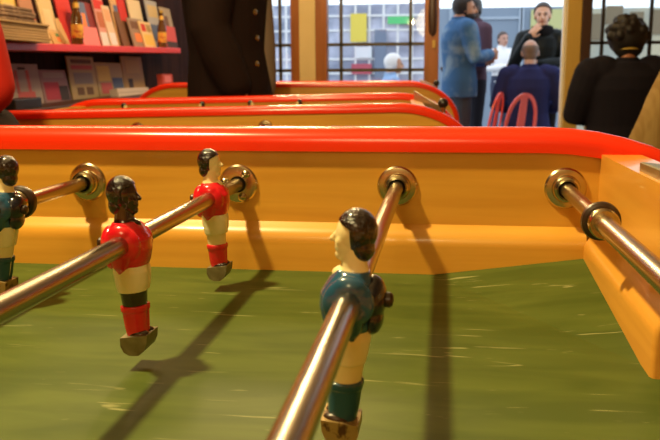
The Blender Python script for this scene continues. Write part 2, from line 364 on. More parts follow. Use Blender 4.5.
# ------------------------------------------------------------------ rods and players
# player space: x forwards, y along the rod, z up, origin on the rod axis
MESH = {}
def player_meshes():
    vx = 0.00062
    def shrink(me):
        for q in me.vertices:
            if q.co.z < 0: q.co.z *= 0.957
    def grab(key, mb, voxel=vx, it=2, post=None):
        o = mb.fuse(key, M['white'], None, voxel, it, post); shrink(o.data); MESH[key] = o.data; bpy.data.objects.remove(o)
    # body: head, neck, core and legs as one skin
    b = MB()
    b.ball((0.0002, 0, 0.0300), (0.0082, 0.0074, 0.0100), 28, 20)
    b.ball((0.0024, 0, 0.0245), (0.0063, 0.0058, 0.0070), 24, 16)
    b.ball((0.0056, 0, 0.0196), (0.0028, 0.0032, 0.0026))
    b.tube([(0.0078, 0, 0.0300), (0.0100, 0, 0.0266)], [0.0010, 0.0014], 12, True)         # nose
    b.ball((0.0077, 0, 0.0226), (0.0011, 0.0022, 0.0011))                                 # lips
    for s in (-1, 1): b.ball((0.0050, s*0.0034, 0.0262), (0.0028, 0.0022, 0.0032))
    b.tube([(-0.0012, 0, 0.004), (-0.0010, 0, 0.0145), (0.0, 0, 0.023)], [0.0098, 0.0062, 0.0056], 22)
    b.oval([(-0.058, 0, 0, 0.0060, 0.0066), (-0.044, 0, 0, 0.0073, 0.0080), (-0.033, 0, 0, 0.0083, 0.0093), (-0.02, 0, 0, 0.009, 0.011), (0.006, -0.001, 0, 0.008, 0.010)], 28)
    b.ball((0.0024, 0, 0.0108), (0.0070, 0.0052, 0.0040))                                 # open neck
    grab('player', b)
    # hair: smooth cap with a straight front
    h = MB(); h.ball((-0.0010, 0, 0.0310), (0.0098, 0.0088, 0.0104), 30, 22); h.ball((-0.0042, 0, 0.0232), (0.0058, 0.0072, 0.0066))
    def front(p):
        lim = 0.0006+max(0, (p.z-0.0225))*0.10 if p.z < 0.0325 else 0.0016+(p.z-0.0325)*1.9
        if p.x > lim: p.x = lim+(p.x-lim)*0.06
        return p
    grab('hair', h, vx, 2, front)
    # jersey: barrel round the rod with drooping arms
    j = MB()
    j.oval([(-0.0155, 0.0002, 0, 0.0104, 0.0116), (-0.012, 0.0004, 0, 0.0118, 0.0128), (-0.005, 0.0012, 0, 0.0128, 0.0134), (0.002, 0.0012, 0, 0.0127, 0.0134), (0.0085, 0, 0, 0.0104, 0.0118), (0.0130, -0.0008, 0, 0.0074, 0.0088)], 32, 2.3)
    for s in (-1, 1):
        j.ball((-0.0002, s*0.0108, -0.0005), (0.0120, 0.0052, 0.0118), 28, 18)
        j.ball((-0.0004, s*0.0112, 0.0055), (0.0084, 0.0046, 0.0070))
        j.tube([(-0.001, s*0.0115, -0.006), (-0.0022, s*0.0108, -0.0140), (-0.0026, s*0.0104, -0.0180)], [0.0078, 0.0048, 0.0018], 14, True)
    grab('jersey', j, 0.0008)
    st = MB()
    st.oval([(-0.0318, 0.0002, 0, 0.0094, 0.0108), (-0.027, 0.0004, 0, 0.0104, 0.0117), (-0.019, 0.0004, 0, 0.0112, 0.0124), (-0.009, 0, 0, 0.0102, 0.0116)], 28, 2.2)
    def cleft(p):
        k = max(0, 1-abs(p.y)/0.0022); p.x -= math.copysign(0.0016, p.x)*k*min(1, abs(p.x)/0.006); return p
    grab('shorts', st, vx, 1, cleft)
    so = MB()
    so.oval([(-0.0640, 0.0005, 0, 0.0066, 0.0072), (-0.056, 0, 0, 0.0074, 0.0080), (-0.0452, 0, 0, 0.0081, 0.0087), (-0.0448, 0, 0, 0.0088, 0.0094), (-0.0416, 0, 0, 0.0088, 0.0094), (-0.0412, 0, 0, 0.0078, 0.0085)], 28, 2.3)
    grab('socks', so, vx, 1, cleft)
    bt = MB(); 
    for s in (-1, 1): bt.ball((0.0024, s*0.0044, -0.0606), (0.0068, 0.0042, 0.0034))
    grab('boots', bt)
    ft = [(-0.0080, -0.0612), (-0.0084, -0.0665), (-0.0066, -0.0710), (-0.0030, -0.0733), (0.0028, -0.0733), (0.0064, -0.0705), (0.0086, -0.0660), (0.0094, -0.0600)]
    fo = MB().prism(ft, -0.0100, 0.0100).build('foot_block', M['foot'], None, smooth=True, angle=28); shrink(fo.data); MESH['foot_block'] = fo.data; bpy.data.objects.remove(fo)
    sc = MB().lathe([(0.0001, -0.0200), (0.0026, -0.0195), (0.0036, -0.0182), (0.0036, -0.014), (0.0001, -0.014)], (0, 0, 0.0), 'X', 18).build('clamp_screw', M['rubber'], None); MESH['clamp_screw'] = sc.data; bpy.data.objects.remove(sc)
    bk = MB(); bk.ball((-0.0100, 0, 0.000), (0.0068, 0.0108, 0.0112), 24, 16); bk.ball((-0.0110, 0, -0.009), (0.0050, 0.0095, 0.0085))
    grab('back_shell', bk)
player_meshes()
def with_mat(key, m):
    k = key+'|'+m.name
    if k not in MESH:
        me = MESH[key].copy(); me.materials.clear(); me.materials.append(m); MESH[k] = me
    return MESH[k]
TEAM = {
    'red_pale': dict(player='e_skin', hair='e_hair', jersey='e_red', shorts='e_white', socks='e_red', boots='e_hair', foot_block='foot', clamp_screw='rubber', back_shell='e_red'),
    'red_dark': dict(player='e_dark', hair='e_hair', jersey='e_red', shorts='e_white', socks='e_red', boots='e_dark', foot_block='foot', clamp_screw='rubber', back_shell='e_red'),
    'blue': dict(player='e_skin', hair='e_hair', jersey='e_blue', shorts='e_white', socks='e_sock', boots='rubber', foot_block='foot_rust', clamp_screw='rubber', back_shell='e_navy'),
}
def player(parent, team, y, facing, tilt=0, label=None, small=False):
    t = TEAM[team]
    p = bpy.data.objects.new('player', with_mat('player', M[t['player']])); C.objects.link(p); p.parent = parent
    p.location = (0, y, 0); p.rotation_euler = (0, math.radians(tilt), 0 if facing > 0 else PI)
    if label: p['label'] = label
    for key in (('hair', 'jersey', 'shorts') if small else ('hair', 'jersey', 'shorts', 'socks', 'boots', 'foot_block', 'clamp_screw', 'back_shell')):
        o = bpy.data.objects.new(key, with_mat(key, M[t[key]])); C.objects.link(o); o.parent = p
    return p
def rod(x, label, r=0.0061, y_in=0.012, bumper=None, outer=None, handle=True, loc=None, rz=0.0, length=0.86):
    root = empty('football_rod', loc or (x, 0, ZP+0.0798), rz, label, 'rod', 'rods of the foreground football table')
    n = 28
    a, bq = y_in, y_in-length
    if outer is None:
        MB().tube([(0, a, 0), (0, a-0.02, 0), (0, bq+0.02, 0), (0, bq, 0)], r, n).build('bar', M['chrome'], root)
    else:
        MB().tube([(0, a, 0), (0, a-0.02, 0), (0, outer-0.01, 0)], r+0.0001, n).build('bar', M['chrome'], root)
        MB().tube([(0, outer, 0), (0, outer-0.02, 0), (0, bq, 0)], r+0.0004, n).build('outer_tube', M['chrome'], root)
    if bumper is not None:
        MB().lathe([(r, 0.0045), (0.0112, 0.0045), (0.0132, 0.003), (0.0138, 0), (0.0132, -0.003), (0.0112, -0.0045), (r, -0.0045)], (0, bumper, 0), 'Y', 36, close=True).build('rubber_bumper', M['rubber'], root)
        MB().lathe([(r, 0), (0.0104, 0), (0.0104, -0.010), (0.0096, -0.0115), (r, -0.0115)], (0, bumper-0.004, 0), 'Y', 32, close=True).build('sleeve', M['brass'], root)
    return root
r1 = rod(0.45, 'steel goalkeeper rod at the right with a black rubber bumper, nearest the wooden end panel', bumper=-0.167, outer=-0.177)
r2 = rod(0.30, 'steel rod pointing at the viewer and carrying the big blue player', r=0.0061)
player(r2, 'blue', -0.380, -1, -3.5, 'large blue shirted player with black hair facing left')
r3 = rod(0.15, 'long steel rod carrying two red shirted players')
player(r3, 'red_pale', -0.086, 1, -3.3, 'pale faced red player near the far side')
player(r3, 'red_dark', -0.272, 1, -3.3, 'dark faced red player in the middle of the rod')
r4 = rod(0.0, 'steel rod at the left edge with a blue player and brown bumper', bumper=-0.128)
player(r4, 'blue', -0.153, -1, -6, 'blue player cut by the left edge, seen from behind')
# rods of the table behind: only the heads of their men peep over its near rail
for k, (lx, py) in enumerate(((0.19, -0.055), (0.027, -0.05), (-0.137, -0.05), (-0.40, -0.06))):
    q = table_b.matrix_basis if False else Matrix.LocRotScale(V(locb), Euler(rotb), None)
    w = q @ V((lx, HW, ZP+0.0798))
    rr = rod(0, ['rod of the second table, rightmost of the few whose ends peep over its rail', 'rod of the second table, second from the right of those peeping over its rail',
                 'rod of the second table, third from the right of those peeping over its rail', 'rod of the second table, leftmost of those peeping over its rail'][k], loc=w)
    rr.rotation_euler = rotb; rr['group'] = 'rods of the second football table'
    player(rr, 'red_pale' if k % 2 else 'blue', py, 1 if k % 2 else -1, 0, None, True)

# ------------------------------------------------------------------ the room
def struct(o, **k): o['kind'] = 'structure'; return o
FY = 6.2                                     # inner face of the street front
RX, BY, CZ = 3.4, -3.0, 2.95
LX = -1.78
struct(MB().box((LX-0.1, BY-0.1, -0.06), (RX+0.1, FY+0.16, 0)).build('floor', M['floor'], smooth=False))
struct(MB().box((LX-0.1, BY-0.1, CZ), (RX+0.1, FY+0.16, CZ+0.08)).build('ceiling', M['ceiling'], smooth=False))
struct(MB().box((LX-0.1, BY-0.1, 0), (LX, FY+0.16, CZ)).build('wall_left', M['wall_brown'], smooth=False))
struct(MB().box((RX, BY-0.1, 0), (RX+0.1, FY+0.16, CZ)).build('wall_right', M['wall_warm'], smooth=False))
struct(MB().box((LX, BY-0.1, 0), (RX, BY, CZ)).build('wall_front', M['wall_warm'], smooth=False))
# street front: cream pier, sill wall, lintel
xa, xb = fx(299.5, FY), fx(315.5, FY)        # cream pier
wl0, wl1 = fx(150, FY), fx(291, FY)          # left window glass
w20, w21 = fx(327, FY), fx(424, FY)
d0, d1 = fx(438.5, FY), fx(563.5, FY)
w30, w31 = fx(590, FY), fx(735, FY)
SILL, HEAD = 0.62, 2.35
b = MB()
b.box((xa, FY, 0), (xb, FY+0.14, HEAD))
b.box((LX, FY, 0), (xa, FY+0.14, SILL)); b.box((xb, FY, 0), (fx(424, FY), FY+0.14, SILL)); b.box((w30, FY, 0), (RX, FY+0.14, SILL))
b.box((LX, FY, HEAD), (RX, FY+0.14, CZ)); b.box((w31, FY, SILL), (RX, FY+0.14, HEAD)); b.box((LX, FY, SILL), (wl0, FY+0.14, HEAD))
struct(b.build('wall_back', M['cream'], smooth=False))
def window(n, x0, x1, xs, zs, z0, z1, frame, bars, jl, jr):
    root = empty('window_%d' % n, ((x0+x1)/2, FY+0.05, z0)); root['kind'] = 'structure'
    cx = (x0+x1)/2
    f = MB(); f.box((x0-cx-jl, -0.06, 0), (x0-cx, 0.07, z1-z0)); f.box((x1-cx, -0.06, 0), (x1-cx+jr, 0.07, z1-z0))
    f.box((x0-cx, -0.05, 0), (x1-cx, 0.07, 0.05)); f.box((x0-cx, -0.05, z1-z0-0.05), (x1-cx, 0.07, z1-z0))
    f.build('window_frame', frame, root, smooth=False, bevel=0.004)
    g = MB()
    for x in xs: g.box((x-cx-0.013, -0.014, 0.05), (x-cx+0.013, 0.014, z1-z0-0.05))
    for z in zs: g.box((x0-cx, -0.014, z-z0-0.013), (x1-cx, 0.014, z-z0+0.013))
    g.build('glazing_bars', bars, root, smooth=False)
    MB().box((x0-cx, -0.003, 0.05), (x1-cx, 0.003, z1-z0-0.05)).build('pane', M['glass'], root, smooth=False)
    return root
z44, z70 = fz(380, 44, FY), fz(380, 70, FY)
zrow = [z70-0.235, z70, z44, z44+0.42]
window(1, wl0, wl1, [fx(279.5, FY), fx(225, FY)], zrow, SILL, HEAD, M['joinery'], M['bars'], 0.05, xa-wl1-0.001)
window(2, w20, w21, [fx(340.5, FY), fx(410, FY)], zrow, SILL, HEAD, M['joinery'], M['bars'], w20-xb-0.001, d0-w21)
zr3 = fz(620, 42.5, FY)
window(3, w30, w31, [fx(602, FY), fx(650, FY), fx(690, FY)], [zr3, zr3-0.5, zr3+0.5], SILL, HEAD, M['joinery_dark'], M['bars_dark'], w30-fx(580, FY)-0.001, 0.06)
# door post right of the doorway, its outer reveal coloured white to look sunlit
door = empty('door_1', ((d0+d1)/2, FY+0.07, 0)); door['kind'] = 'structure'
dc = (d0+d1)/2
MB().box((fx(565.5, FY)-dc, -0.07, 0), (fx(580, FY)-dc, 0.07, HEAD)).build('door_post', M['yellow_post'], door, smooth=False, bevel=0.006)
MB().box((fx(563, FY)-dc, 0.02, 0), (fx(565.5, FY)-dc-0.001, 0.075, HEAD)).build('sunlit_reveal', M['white'], door, smooth=False)
# lock plate and pull on the joinery left of the doorway
lx, lz = fx(432, FY), fz(432, 20, FY)
MB().oval([(-0.16, 0, 0, 0.006, 0.006), (-0.13, 0, 0, 0.03, 0.012), (0.0, 0, 0, 0.036, 0.018), (0.14, 0, 0, 0.03, 0.014), (0.17, 0, 0, 0.006, 0.006)], 18).build('door_pull', M['joinery_dark'], door).location = (lx-dc, -0.095, lz+0.03)
MB().box((-0.012, -0.008, -0.03), (0.012, 0.008, 0.03)).build('lock_plate', M['yellow_post'], door, smooth=False).location = (fx(436, FY)-dc-0.02, -0.09, fz(436, 44, FY))

# ------------------------------------------------------------------ the street
struct(MB().box((-14, FY+0.16, -0.06), (16, 22, 0.0)).build('street', M['street'], smooth=False))
SY = 15.0
# gridded glass front across the street
gx0, gx1 = fx(180, SY), fx(437, SY); gh = fz(380, 4, SY)
gl = empty('glazed_shopfront', ((gx0+gx1)/2, SY, 0), 0, 'pale gridded glass shopfront across the street, seen through the left windows', 'shopfront')
gc = (gx0+gx1)/2
MB().box((gx0-gc, 0, 0), (gx1-gc, 0.15, gh)).build('glass_wall', M['pane_far'], gl, smooth=False)
b = MB(); step = 13.3*0.0203
k = 0
while gx0+k*step < gx1: b.box((gx0-gc+k*step-0.022, -0.02, 0), (gx0-gc+k*step+0.022, 0.0, gh)); k += 1
k = 0
while k*step < gh: b.box((gx0-gc, -0.022, k*step-0.02), (gx1-gc, -0.001, k*step+0.02)); k += 1
b.build('lattice', M['white'], gl, smooth=False)
def far_panel(name, u0, u1, v0, v1, m, parent, dy=-0.06):
    a, c = onY(u0, v0, SY), onY(u1, v1, SY)
    MB().box((a.x-gc, dy-0.03, c.z), (c.x-gc, dy, a.z)).build(name, m, parent, smooth=False)
far_panel('yellow_banner', 351, 367, 14, 42, plain('yellow banner', (0.85, 0.66, 0.10)), gl)
far_panel('green_sign', 388, 413, 17, 24, plain('green sign', (0.10, 0.62, 0.22)), gl)
far_panel('pale_notice', 356, 372, 47, 58, plain('pale notice', (0.8, 0.82, 0.85)), gl)
far_panel('red_awning', 352, 372, 64, 74, plain('red cloth', (0.50, 0.10, 0.14)), gl)
far_panel('dark_doorway', 375, 386, 30, 82, plain('grey doorway', (0.20, 0.24, 0.33)), gl)
# blue-grey metal hoarding with a door
hx0, hx1 = fx(437.5, SY), fx(566, SY); hh = fz(500, 7.5, SY)
hd = empty('metal_hoarding', ((hx0+hx1)/2, SY, 0), 0, 'blue grey metal hoarding with door frames, behind the people outside', 'hoarding')
hc = (hx0+hx1)/2
MB().box((hx0-hc, 0, 0), (hx1-hc, 0.12, hh)).build('sheet', M['hoarding'], hd, smooth=False)
b = MB()
for u in (450, 474, 519, 521): x = fx(u, SY)-hc; b.box((x-0.03, -0.03, 0), (x+0.03, 0, hh-0.001))
for v in (18, ): z = fz(500, v, SY); b.box((fx(474, SY)-hc, -0.031, z-0.025), (fx(519, SY)-hc, -0.001, z+0.025))
b.build('rails', M['hoarding_line'], hd, smooth=False)
MB().box((fx(529, SY)-hc, -0.05, fz(548, 34, SY)), (hx1-hc-0.02, -0.035, hh-0.05)).build('yellow_board', plain('yellow green board', (0.50, 0.50, 0.22)), hd, smooth=False)
# pale ochre house right
rx0, rx1 = fx(570, SY), fx(760, SY)
rh = empty('ochre_house', ((rx0+rx1)/2, SY, 0), 0, 'low ochre house front across the street, seen through the right window', 'building')
rc = (rx0+rx1)/2
MB().box((rx0-rc, 0, 0), (rx1-rc, 0.2, fz(620, 8, SY))).build('facade', plain('ochre render', (0.55, 0.50, 0.34), noise=((1, 1, 1), (0.40, 0.42, 0.36), 0.4, 0.6)), rh, smooth=False)
for u0, u1, v0, v1 in ((606, 622, 6, 24), (630, 642, 12, 40), (592, 600, 14, 40), (652, 662, 10, 34)):
    a, c = onY(u0, v0, SY), onY(u1, v1, SY)
    MB().box((a.x-rc, -0.04, c.z), (c.x-rc, 0, a.z)).build('shutter', plain('brown shutter', (0.22, 0.17, 0.10)), rh, smooth=False)

# ------------------------------------------------------------------ people
def rot_to(f, u):
    f = V(f).normalized(); r = f.cross(V(u)).normalized(); w = r.cross(f)
    return Matrix((r, f, w)).transposed()
def hand(b, wr, d, n, curl=0.35, thumb=1, sc=1.0):
    d = V(d).normalized(); n = (V(n)-d*V(n).dot(d)).normalized(); s = d.cross(n)
    mt = Matrix((d, s, n)).transposed().to_4x4(); mt.translation = V(wr)
    b.ball((0.045*sc, 0, 0), (0.052*sc, 0.040*sc, 0.016*sc), 16, 10, mt)
    for k, (o, L) in enumerate(((-0.030, 0.062), (-0.010, 0.074), (0.010, 0.078), (0.029, 0.066))):
        p = V((0.080*sc, o*sc, 0)); a = 0.0; pts = [mt @ V((0.05*sc, o*0.8*sc, 0)), mt @ p]; 
        for q in (0.45, 0.32, 0.23):
            a += curl; p = p+V((math.cos(a), o*0.8, math.sin(a)))*L*q*sc; pts.append(mt @ p)
        b.tube(pts, [0.009*sc, 0.0088*sc, 0.0082*sc, 0.0075*sc, 0.0065*sc], 10, True)
    t0 = V((0.018, 0.025*thumb, 0.004))*sc
    b.tube([mt @ t0, mt @ (t0+V((0.03, 0.026*thumb, 0.012))*sc), mt @ (t0+V((0.058, 0.034*thumb, 0.022))*sc)], [0.012*sc, 0.010*sc, 0.0075*sc], 10, True)
def stand_pose(h=1.75, lean=0):
    k = h/1.75
    J = dict(P=(0, 0, 0.95), N=(0, -0.015, 1.50), H=(0, 0.02, 1.635), SL=(-0.185, -0.01, 1.42), SR=(0.185, -0.01, 1.42),
             EL=(-0.235, -0.03, 1.14), ER=(0.235, -0.03, 1.14), WL=(-0.235, 0.06, 0.89), WR=(0.235, 0.06, 0.89),
             HL=(-0.09, 0, 0.90), HR=(0.09, 0, 0.90), KL=(-0.10, 0.01, 0.49), KR=(0.10, 0.01, 0.49), AL=(-0.11, -0.03, 0.085), AR=(0.11, -0.03, 0.085))
    return {a: V(p)*k for a, p in J.items()}
def sit_pose(seat=0.45, lean=0.0):
    z = seat+0.10
    J = dict(P=(0, 0, z), N=(0, -0.02+lean, z+0.54), H=(0, 0.03+lean, z+0.675), SL=(-0.185, -0.01+lean, z+0.47), SR=(0.185, -0.01+lean, z+0.47),
             EL=(-0.25, 0.02+lean, z+0.20), ER=(0.25, 0.02+lean, z+0.20), WL=(-0.16, 0.25+lean, z+0.16), WR=(0.16, 0.25+lean, z+0.16),
             HL=(-0.09, 0.02, z-0.02), HR=(0.09, 0.02, z-0.02), KL=(-0.11, 0.44, z), KR=(0.11, 0.44, z), AL=(-0.11, 0.42, 0.085), AR=(0.11, 0.42, 0.085))
    return {a: V(p) for a, p in J.items()}
SKIN = plain('skin', (0.55, 0.27, 0.16), 0.5); SKIN2 = plain('brown skin', (0.055, 0.024, 0.016), 0.5)
def person(label, loc, rz, J, st):
    """one continuous body; hair, clothes and shoes are its children"""
    g = lambda k, d=None: st.get(k, d)
    lat = (J['SR']-J['SL']).normalized(); spine = (J['N']-J['P']).normalized(); fwd = spine.cross(lat).normalized()
    wide = g('wide', 1.0)
    def ell(c, rx, ry, n=26):
        return [c+lat*rx*math.cos(2*PI*i/n)+fwd*ry*math.sin(2*PI*i/n) for i in range(n)]
    def torso(b, off, hem=0.0, flare=0.0, top=True):
        P, N = J['P'], J['N']; L = (N-P).length
        S = [(-0.06-hem, 0.150+flare, 0.105+flare)] + ([(0.0, 0.165, 0.115)] if hem > -0.04 else []) + [(0.22, 0.148, 0.103), (0.45, 0.152, 0.112), (0.66, 0.168, 0.120), (0.82, 0.165, 0.102), (0.92, 0.120, 0.075), (1.0, 0.062, 0.060)]
        b.rings([ell(P+spine*(t*L if t > 0 else t), (rx*wide+off), (ry*wide+off)) for t, rx, ry in S])
        b.tube([J['SL'], J['N']*0.75+P*0.25-fwd*0.005, J['SR']], [0.050*wide+off, 0.072*wide+off, 0.050*wide+off], 16, True)
        b.ball(tuple((J['SL']*0.86+J['SR']*0.14)), 0.062*wide+off); b.ball(tuple((J['SR']*0.86+J['SL']*0.14)), 0.062*wide+off)
    def arms(b, off, end=1.0):
        for s in 'LR':
            S, E, W = J['S'+s], J['E'+s], J['W'+s]; W2 = E+(W-E)*end
            b.tube([S-(S-E)*0.02, S*0.5+E*0.5, E, E*0.5+W2*0.5, W2], [0.058*wide+off, 0.050*wide+off, 0.041+off, 0.040+off, 0.030+off], 16, True)
    def legs(b, off, end=1.0):
        for s in 'LR':
            A, K, Q = J['H'+s], J['K'+s], J['A'+s]; Q2 = K+(Q-K)*end
            b.tube([A, A*0.5+K*0.5, K, K*0.6+Q2*0.4, Q2], [0.090+off, 0.076+off, 0.056+off, 0.052+off, 0.040+off], 16, True)
    hy, hp = math.radians(g('hy', 0)), math.radians(g('hp', 0))
    HM = Matrix.Translation(J['H']) @ Euler((hp, 0, hy)).to_matrix().to_4x4()
    # body ------------------------------------------------------------
    b = MB(); torso(b, -0.012); arms(b, -0.006); legs(b, -0.008)
    b.tube([J['N']-spine*0.05, J['N']+spine*0.02, HM @ V((0, -0.02, -0.03))], [0.070, 0.056, 0.054], 18, True)
    b.ball((0, -0.012, 0.018), (0.074, 0.093, 0.096), 24, 16, HM)
    b.ball((0, 0.022, -0.035), (0.058, 0.073, 0.080), 24, 16, HM)
    b.ball((0, 0.056, -0.088), (0.034, 0.034, 0.026), 16, 10, HM)
    b.ball((0, 0.078, 0.020), (0.046, 0.014, 0.012), 16, 8, HM)
    b.tube([HM @ V((0, 0.088, 0.010)), HM @ V((0, 0.108, -0.030))], [0.009, 0.014], 12, True)
    for s in (-1, 1): b.ball((s*0.075, -0.008, -0.012), (0.011, 0.020, 0.032), 12, 8, HM)
    for s, sg in (('L', 1), ('R', -1)):
        d = V(g('hand'+s, J['W'+s]-J['E'+s])); n = g('palm'+s, (-sg*-0.6 if s == 'L' else -0.6, 0.4, 0.0))
        hand(b, J['W'+s], d, n, g('curl'+s, 0.4), sg if g('flip'+s) is None else -sg)
    for s in 'LR':
        A = J['A'+s]; b.tube([A+V((0, -0.03, -0.035)), A+V((0, 0.07, -0.05)), A+V((0, 0.15, -0.058))], [0.036, 0.036, 0.024], 14, True)
        b.tube([A+V((0, 0, 0.04)), A+V((0, -0.005, -0.03))], [0.038, 0.036], 14, True)
    root = b.fuse('person', g('skin', SKIN), None, g('voxel', 0.008), 2)
    root.location = loc; root.rotation_euler = (0, 0, rz); tag(root, label, 'person', g('group'))
    # trousers and shoes ----------------------------------------------
    b = MB(); legs(b, 0.010, 0.97)
    b.rings([ell(J['P']+spine*t, rx+0.012, ry+0.012) for t, rx, ry in ((-0.09, 0.135, 0.10), (0.0, 0.165, 0.115), (0.10, 0.155, 0.105))])
    if g('skirt'):
        b.rings([ell(J['P']+V((0, 0, t)), rx, ry) for t, rx, ry in ((-0.50, 0.44, 0.33), (-0.1, 0.355, 0.27), (0.02, 0.285, 0.22), (0.03, 0.2, 0.15))])
    b.fuse('skirt' if g('skirt') else 'trousers', g('trousers'), root, 0.010, 3)
    for s in 'LR':
        A = J['A'+s]; q = MB(); q.tube([A+V((0, -0.04, -0.040)), A+V((0, 0.07, -0.044)), A+V((0, 0.165, -0.052))], [0.044, 0.044, 0.032], 16, True)
        q.fuse('shoe', g('shoes', M['black']), root, 0.008, 2)
    # top -------------------------------------------------------------
    b = MB(); o = g('thick', 0.014); torso(b, o, g('hem', 0.08), g('flare', 0.01)); arms(b, o, 0.97)
    if g('collar', True):
        b.lathe([(0.060, 0), (0.078, 0.0), (0.074, 0.045), (0.064, 0.055), (0.058, 0.05)], tuple(J['N']-V((0, 0, 0.015))), 'Z', 22, close=True)
    jk = b.fuse(g('top_name', 'jacket'), g('top'), root, 0.009, 3)
    # hair ------------------------------------------------------------
    hs = g('hair_style', 'short'); b = MB()
    if hs != 'none':
        q = {'short': (0.084, 0.104, 0.100), 'full': (0.098, 0.112, 0.108), 'curly': (0.128, 0.126, 0.130), 'cropped': (0.0775, 0.098, 0.096), 'cap': (0.088, 0.110, 0.10), 'tied': (0.091, 0.106, 0.104)}.get(hs, (0.082, 0.100, 0.098))
        b.ball((0, -0.020, 0.026), q, 28, 20)
        b.ball((0, -0.058, -0.030), (q[0]*0.82, 0.052, 0.100 if hs == 'curly' else 0.065), 20, 14)
        if hs == 'curly':
            for k in range(34):
                a, e = random.uniform(0, 2*PI), random.uniform(-0.1, 1.3)
                b.ball((math.cos(a)*math.cos(e)*0.122, -0.02+math.sin(a)*math.cos(e)*0.118, 0.03+math.sin(e)*0.122), 0.032, 10, 8)
        if hs == 'tied': b.ball((0, -0.125, 0.06), 0.040)
        bald = g('bald', False)
        def front(p):
            th = 0.064 if hs == 'tied' else 0.050
            lim = (-0.022 if hs == 'tied' else 0.012) if p.z < th else 0.012+(p.z-th)*2.2
            if p.y > lim: p.y = lim+(p.y-lim)*0.04
            if bald and p.z > 0.060: p.z = 0.060+(p.z-0.060)*0.1
            return p
        h = b.fuse('hair', g('hair', M['e_hair']), root, 0.008, 2, front); h.matrix_local = HM
    if g('beard'):
        b = MB(); b.ball((0, 0.030, -0.070), (0.060, 0.072, 0.052), 22, 14)
        def cut(p):
            if p.z > -0.042: p.z = -0.042+(p.z+0.042)*0.05
            return p
        h = b.fuse('beard', g('hair'), root, 0.007, 2, cut); h.matrix_local = HM
    if g('face', True):
        for s in (-1, 1):
            MB().ball((s*0.030, 0.083, 0.002), (0.012, 0.008, 0.007), 12, 8).build('eye', plain('eye dark', (0.02, 0.014, 0.012), 0.2), root).matrix_local = HM
            MB().ball((s*0.030, 0.087, 0.022), (0.018, 0.008, 0.0045), 12, 8).build('eyebrow', g('hair', M['e_hair']), root).matrix_local = HM
        MB().ball((0, 0.091, -0.062), (0.024, 0.008, 0.007), 14, 8).build('mouth', plain('lips', (0.33, 0.09, 0.075), 0.45), root).matrix_local = HM
    root['hm'] = 0; del root['hm']
    return root, HM
def cloth(n, col, rough=0.9, **k): return plain(n, col, rough, spec=0.12, **k)
NAVY = cloth('navy wool', (0.016, 0.018, 0.042)); BLACKW = cloth('black wool', (0.012, 0.009, 0.010))

# 1 person in the dark coat standing behind the second table ----------
J = stand_pose(1.82)
for q, sg in (('L', -1), ('R', 1)):
    J['S'+q] = V((sg*0.19, -0.02, 1.49)); J['E'+q] = V((sg*0.225, -0.035, 1.19)); J['W'+q] = V((sg*0.20, 0.045, 0.99))
coat_p, hm = person('standing person in a dark open coat with brass buttons, beside the shelves', (-0.475, 2.33, 0), math.radians(-90+6), J,
    dict(top=cloth('dark brown coat', (0.016, 0.008, 0.007)), trousers=BLACKW, thick=0.034, hem=0.20, flare=0.02, top_name='coat', hair_style='short', hair=M['joinery_dark'], wide=1.13,
         handL=(0.35, 0.4, -1), handR=(-0.35, 0.4, -1)))
b = MB(); b.oval([(0.86, 0, 0.055, 0.085, 0.100), (1.0, 0, 0.060, 0.080, 0.118), (1.15, 0, 0.060, 0.082, 0.116), (1.32, 0, 0.055, 0.080, 0.110), (1.48, 0, 0.02, 0.08, 0.09)], 28)
b.fuse('cardigan', cloth('grey cardigan', (0.20, 0.155, 0.125)), coat_p, 0.010, 3)
# 2 red jumper at the left edge
J = stand_pose(1.72); J['WR'] = V((0.255, 0.02, 1.00)); J['WL'] = V((-0.225, 0.05, 1.02)); J['ER'] = V((0.225, -0.02, 1.18)); J['EL'] = V((-0.235, -0.03, 1.14))
person('person in a red top and dark skirt at the left edge beside the second table', (-0.785, 0.72, 0), math.radians(-6), J,
    dict(top=cloth('red jersey cloth', (0.62, 0.030, 0.018)), trousers=cloth('dark brown trousers', (0.020, 0.009, 0.007)), thick=0.03, hem=-0.09, flare=0.05, top_name='jumper', wide=1.05, hair=M['joinery_dark'], skirt=True, handR=(-0.7, 0.2, -0.7), handL=(0.7, 0.2, -0.7)))
# 3 navy jumper at the right, seated, back to us
px = fx(627, 5.0)
J = sit_pose(0.46, 0.04); J['EL'] = V((-0.32, 0.05, 0.75)); J['ER'] = V((0.32, 0.05, 0.75)); J['WL'] = V((-0.15, 0.28, 0.76)); J['WR'] = V((0.15, 0.28, 0.76))
J['SL'] = V((-0.225, 0.02, 1.02)); J['SR'] = V((0.225, 0.02, 1.02)); J['H'] = V((0.0, 0.085, 1.247)); J['N'] = V((0, 0.03, 1.15)); J['N'] = V((0, 0.03, 1.10))
navy_p, hm3 = person('seated person seen from behind in a blackish jumper, with bushy black hair', (px, 4.95, 0), math.radians(4), J,
    dict(top=cloth('black navy knit', (0.012, 0.011, 0.018)), trousers=BLACKW, thick=0.046, hem=0.06, top_name='jumper', hair_style='curly', hair=plain('black hair', (0.008, 0.006, 0.007), 0.6), wide=1.38, skin=plain('tan skin', (0.40, 0.17, 0.09), 0.5)))
MB().lathe([(0.060, 0), (0.074, 0.0), (0.070, 0.014), (0.060, 0.016)], (0, 0.032, 1.186), 'Z', 24, close=True).build('shirt_collar', plain('olive yellow shirt', (0.42, 0.30, 0.05), 0.8), navy_p)
